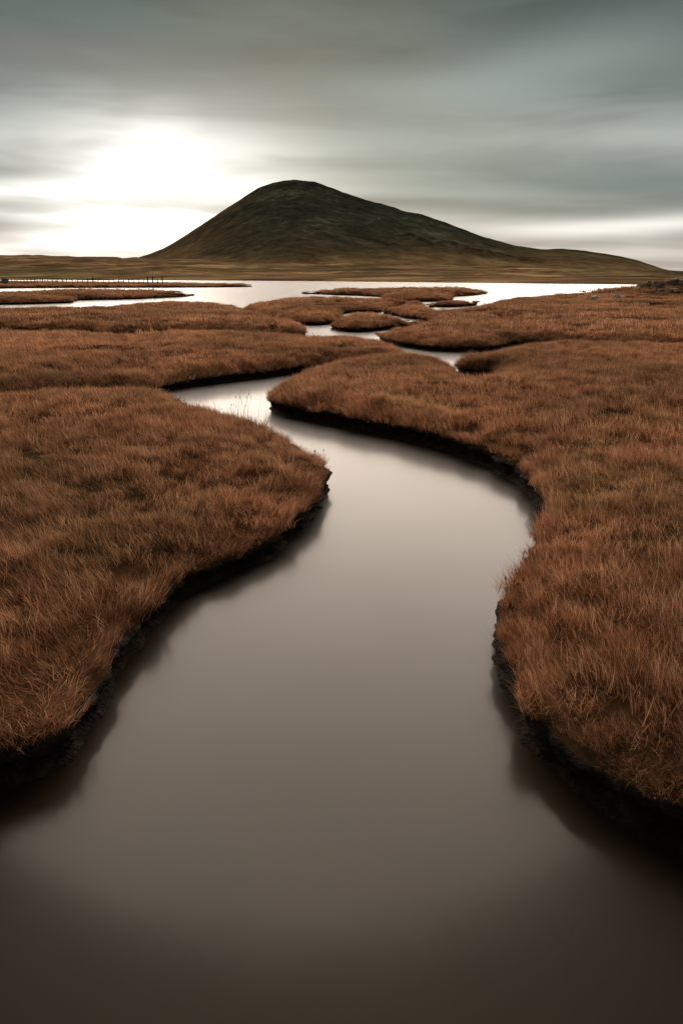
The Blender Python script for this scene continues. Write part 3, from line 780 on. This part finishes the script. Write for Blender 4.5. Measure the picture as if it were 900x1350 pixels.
# a band of crags two thirds of the way down the right shoulder
cr = np.exp(-((up - 0.42 - 0.25 * (Ag - 0.1)) / 0.05) ** 2) * (1 / (1 + np.exp(-(Ag - 0.05) / 0.03))) * (1 / (1 + np.exp((Ag - 0.30) / 0.04)))
Zh += 7 * cr * (1 + fbm(Xh, Yh, 18, 3))
Zh = Zh - 3 * up
nA, nD = Zh.shape
verts = np.column_stack([Xh.ravel(), Yh.ravel(), Zh.ravel()])
faces = [(i * nD + j, (i + 1) * nD + j, (i + 1) * nD + j + 1, i * nD + j + 1) for i in range(nA - 1) for j in range(nD - 1)]
tag(mesh_obj('hill', verts, faces, M_HILL), 'dark humped hill with a long right shoulder rising beyond the bay', kind='structure')


# ------------------------------------------------------------------ rocks
def rock_mesh(name, seed, m, sx, sy, sz, rough=0.35):
    import bmesh
    bm = bmesh.new(); bmesh.ops.create_icosphere(bm, subdivisions=3, radius=1.0)
    for v in bm.verts:
        p = v.co.copy()
        k = 1 + rough * mnoise.noise(p * 1.1 + Vector((seed * 3.1, 0, 0))) + rough * 0.5 * mnoise.noise(p * 2.7 + Vector((0, seed, 0)))
        q = p * k
        q.x = max(min(q.x, 0.82), -0.85); q.z = min(q.z, 0.74 + 0.1 * q.x)     # split faces
        v.co = Vector((q.x * sx, q.y * sy, q.z * sz))
    me = bpy.data.meshes.new(name); bm.to_mesh(me); bm.free(); me.materials.append(m)
    return me


def land_z(x, y):
    for P in BANKS.values():
        p = np.array([[x, y]])
        if inside(p, P)[0]:
            return float(top_z(np.array([x]), np.array([y]), nearest(p, P)[0])[0])
    return 0.0


def rock(px, py, zref, size, label, cat='rock', m=None, group=None, water_=False, flat=0.6, seed=0):
    x, y = at(px, py, zref)
    me = rock_mesh('rock' if cat == 'rock' else 'stone', seed, m or M_ROCK, size[0] / 2, size[1] / 2, size[2] / 2)
    o = bpy.data.objects.new('rock' if cat == 'rock' else 'stone', me); COL.objects.link(o)
    z = 0.0 if water_ else land_z(x, y)
    o.location = (x, y, z + size[2] * 0.18); o.rotation_euler = (random.uniform(-.15, .15), random.uniform(-.15, .15), random.uniform(0, 6))
    tag(o, label, cat, group)
    return o


mx_, my_ = MOUND
ROCKS = [(848, 377, 1.0, (1.3, 1.0, 0.9), 'leftmost mossy rock at the foot of the outcrop beside the bay'),
         (858, 376, 1.1, (1.1, 1.0, 1.0), 'rounded brown rock next to the leftmost one of the outcrop'),
         (868, 375, 1.2, (1.5, 1.2, 1.1), 'broad brown rock in the middle of the outcrop at right'),
         (880, 373, 1.3, (1.2, 1.0, 1.0), 'blunt upright rock standing near the top of the outcrop'),
         (890, 372, 1.4, (1.7, 1.2, 1.2), 'highest rock of the outcrop at the right edge'),
         (899, 373, 1.4, (1.4, 1.2, 1.1), 'brown rock cut by the right edge of the picture, on the outcrop'),
         (873, 382, 0.8, (0.9, 0.8, 0.5), 'low flat rock below the broad middle rock of the outcrop'),
         (890, 383, 0.9, (1.1, 0.9, 0.6), 'squat rock lying below the highest rock of the outcrop')]
for i, (px, py, zr, sz, lb) in enumerate(ROCKS):
    # set on the mound itself
    x, y = at(px, 391, 0.35); 
    y = my_ + (0.5 if py < 380 else -2.6) + 0.5 * math.sin(i * 2.3); x = (px - 450) * y / 951.0
    me = rock_mesh('rock', i + 1, M_ROCK, sz[0] * 0.42, sz[1] * 0.42, sz[2] * 0.42, 0.6)
    o = bpy.data.objects.new('rock', me); COL.objects.link(o)
    o.location = (x, y, land_z(x, y) + sz[2] * 0.16); o.rotation_euler = (0.1 * math.sin(i), 0.12 * math.cos(i * 2), i * 1.7)
    tag(o, lb, 'rock', 'rocks of the outcrop at the right edge')
rock(811, 398, 0.35, (0.9, 0.6, 0.62), 'pale stone on the turf, nearest the bay left of the outcrop', 'stone', M_PALE, 'pale stones on the far right marsh', seed=21)
rock(818, 396.5, 0.35, (0.8, 0.5, 0.58), 'second pale stone, just right of the one nearest the bay', 'stone', M_PALE, 'pale stones on the far right marsh', seed=22)
rock(850, 402, 0.35, (0.75, 0.5, 0.58), 'pale stone lying in the grass below the rock outcrop', 'stone', M_PALE, 'pale stones on the far right marsh', seed=23)
rock(782, 398, 0.35, (0.6, 0.4, 0.5), 'small pale stone farthest left on the far right marsh', 'stone', M_PALE, 'pale stones on the far right marsh', seed=24)
rock(769, 384.5, 0.0, (0.75, 0.5, 0.28), 'small dark rock awash in the bay at right', 'rock', None, None, True, seed=25)
rock(764, 384.9, 0.0, (0.35, 0.3, 0.2), 'tiny dark rock awash just left of the other one in the bay', 'rock', None, None, True, seed=26)

# ------------------------------------------------------------------ fence on the farthest spit
def box(name, cx_, cy_, cz_, sx, sy, sz, m, parent, taper=1.0):
    v = [(cx_ + sx / 2 * a * (taper if c_ > 0 else 1), cy_ + sy / 2 * b * (taper if c_ > 0 else 1), cz_ + sz / 2 * c_) for a in (-1, 1) for b in (-1, 1) for c_ in (-1, 1)]
    f = [(0, 1, 3, 2), (4, 6, 7, 5), (0, 4, 5, 1), (2, 3, 7, 6), (0, 2, 6, 4), (1, 5, 7, 3)]
    return mesh_obj(name, v, f, m, parent, smooth=False)


fy = 158.0
def fx(px): return (px - 450) * fy / 953.0
fence = bpy.data.objects.new('post_fence', None); COL.objects.link(fence); fence.location = (fx(110), fy, 0)
tag(fence, 'weathered post and rail fence along the farthest spit on the left', 'fence')
ox, oy = fx(110), fy
rr_ = random.Random(4)
px = -60.0; posts = []
while px < 214:
    posts.append(px); px += (4.2 if px < 48 else 6.6) + rr_.uniform(-0.8, 0.8)
post_me = None
for k, px in enumerate(posts):
    big = min(abs(px - 125), abs(px - 197), abs(px - 213)) < 3.4
    hgt = (1.8 if big else 1.3) + rr_.uniform(-0.12, 0.12)
    wd = 0.18 if big else 0.11
    x = fx(px); z0 = land_z(x, fy)
    p = box('post', 0, 0, hgt / 2 - 0.1, wd, wd, hgt + 0.2, M_WOOD, fence, 0.9)
    p.location = (x - ox, 0, z0); p.rotation_euler = (rr_.uniform(-.03, .03), rr_.uniform(-.06, .06), rr_.uniform(0, 1))
zf = land_z(fx(60), fy)
for (a, b, zz) in ((-60, 46, 1.10), (-60, 46, 0.65), (46, 150, 1.05)):
    box('rail', (fx(a) + fx(b)) / 2 - ox, 0.09, zf + zz, fx(b) - fx(a), 0.05, 0.12, M_WOOD, fence)
for zz in (0.4, 0.8, 1.2):
    box('wire', (fx(46) + fx(213)) / 2 - ox, -0.08, zf + zz, fx(213) - fx(46), 0.02, 0.02, M_WIRE, fence)
me = rock_mesh('rock', 31, make_rock_mat('grey_rock', (0.14, 0.13, 0.12), (0.4, 0.37, 0.34)), 0.95, 0.8, 0.6, 0.4)
o = bpy.data.objects.new('rock', me); COL.objects.link(o); bx_ = fx(6) * (fy + 6) / fy
o.location = (bx_, fy + 6, land_z(bx_, fy + 6) + 0.75); o.scale = (0.8, 1, 1.3); o.rotation_euler = (0.3, 0.2, 2.2)
tag(o, 'grey boulder behind the left end of the fence', 'rock')


# ------------------------------------------------------------------ rushes and straws at the lip
def stem_clump(px, py, zr, n, h, label, seed, spread=0.05, heads=True):
    r = random.Random(seed); x0, y0 = at(px, py, zr); z0 = land_z(x0, y0) or 0.2
    root = bpy.data.objects.new('rush_clump', None); COL.objects.link(root); root.location = (x0, y0, z0)
    tag(root, label, 'rushes', 'thin dark rushes along the creek edges')
    for k in range(n):
        bx, by = r.gauss(0, spread), r.gauss(0, spread * 0.6); L = h * r.uniform(0.6, 1.1); la = r.uniform(0, 6.28); le = r.uniform(0.02, 0.25)
        L = L * (1.0 if h > 0.2 else 0.8)
        pts = [Vector((bx + math.cos(la) * le * L * t * t, by + math.sin(la) * le * L * t * t, -0.03 + (L + .03) * t)) for t in (0, .25, .5, .75, 1)]
        vs, fs = [], []; w0 = 0.0028
        for i, p in enumerate(pts):
            ww = w0 * (1 - 0.6 * i / 4)
            for j in range(3): vs.append((p.x + ww * math.cos(j * 2.094), p.y + ww * math.sin(j * 2.094), p.z))
            if i:
                for j in range(3):
                    a, b = (i - 1) * 3 + j, (i - 1) * 3 + (j + 1) % 3
                    fs.append((a, b, b + 3, a + 3))
        st = mesh_obj('stem', vs, fs, M_STEM, root)
        if heads and r.random() < 0.7:
            tp = pts[-1]; vs, fs = [], []
            for i, (t, rr2) in enumerate(((0, .0015), (.35, .004), (.7, .0035), (1, .001))):
                for j in range(4): vs.append((tp.x + rr2 * math.cos(j * 1.571), tp.y + rr2 * math.sin(j * 1.571), tp.z - 0.02 + t * 0.035))
                if i:
                    for j in range(4):
                        a, b = (i - 1) * 4 + j, (i - 1) * 4 + (j + 1) % 4
                        fs.append((a, b, b + 4, a + 4))
            mesh_obj('seed_head', vs, fs, M_SEED, st)


stem_clump(306, 553, 0.24, 6, 0.34, 'sparse rushes at the far lip of the near left marsh, left of the tallest clump', 1, 0.16)
stem_clump(328, 557, 0.24, 9, 0.46, 'tallest rush clump on the far lip of the near left marsh, against the white water', 2, 0.10)
stem_clump(283, 547, 0.24, 4, 0.26, 'few short rushes farthest up the near left marsh lip', 3, 0.15)
stem_clump(414, 600, 0.24, 5, 0.13, 'short rushes just above the tip of the near left marsh', 4, 0.07)
stem_clump(695, 742, 0.24, 8, 0.11, 'short dark rushes on the right bank just below the creek bend', 5, 0.05)
stem_clump(680, 778, 0.24, 7, 0.11, 'short dark rushes halfway down the right bank bulge', 6, 0.035)
stem_clump(673, 806, 0.24, 6, 0.10, 'lowest dark rushes on the bulge of the right bank', 7, 0.035)
stem_clump(407, 487, 0.30, 4, 0.40, 'rushes on the far lip where the right marsh nears the second left bank', 8, 0.12)


def straw(px, py, L, ang, label):
    x, y = at(px, py, 0)
    n = 6; vs, fs = [], []
    for i in range(n + 1):
        t = i / n - 0.5; cxx = t * L; cyy = 0.12 * L * (t * t * 4)
        for j in range(4): vs.append((cxx, cyy + 0.0016 * math.cos(j * 1.571), 0.0012 + 0.0016 * math.sin(j * 1.571)))
        if i:
            for j in range(4):
                a, b = (i - 1) * 4 + j, (i - 1) * 4 + (j + 1) % 4
                fs.append((a, b, b + 4, a + 4))
    o = mesh_obj('straw', vs, fs, M_STRAW); o.location = (x, y, 0.001); o.rotation_euler = (0, 0, ang)
    tag(o, label, 'straw', None)


print('done')
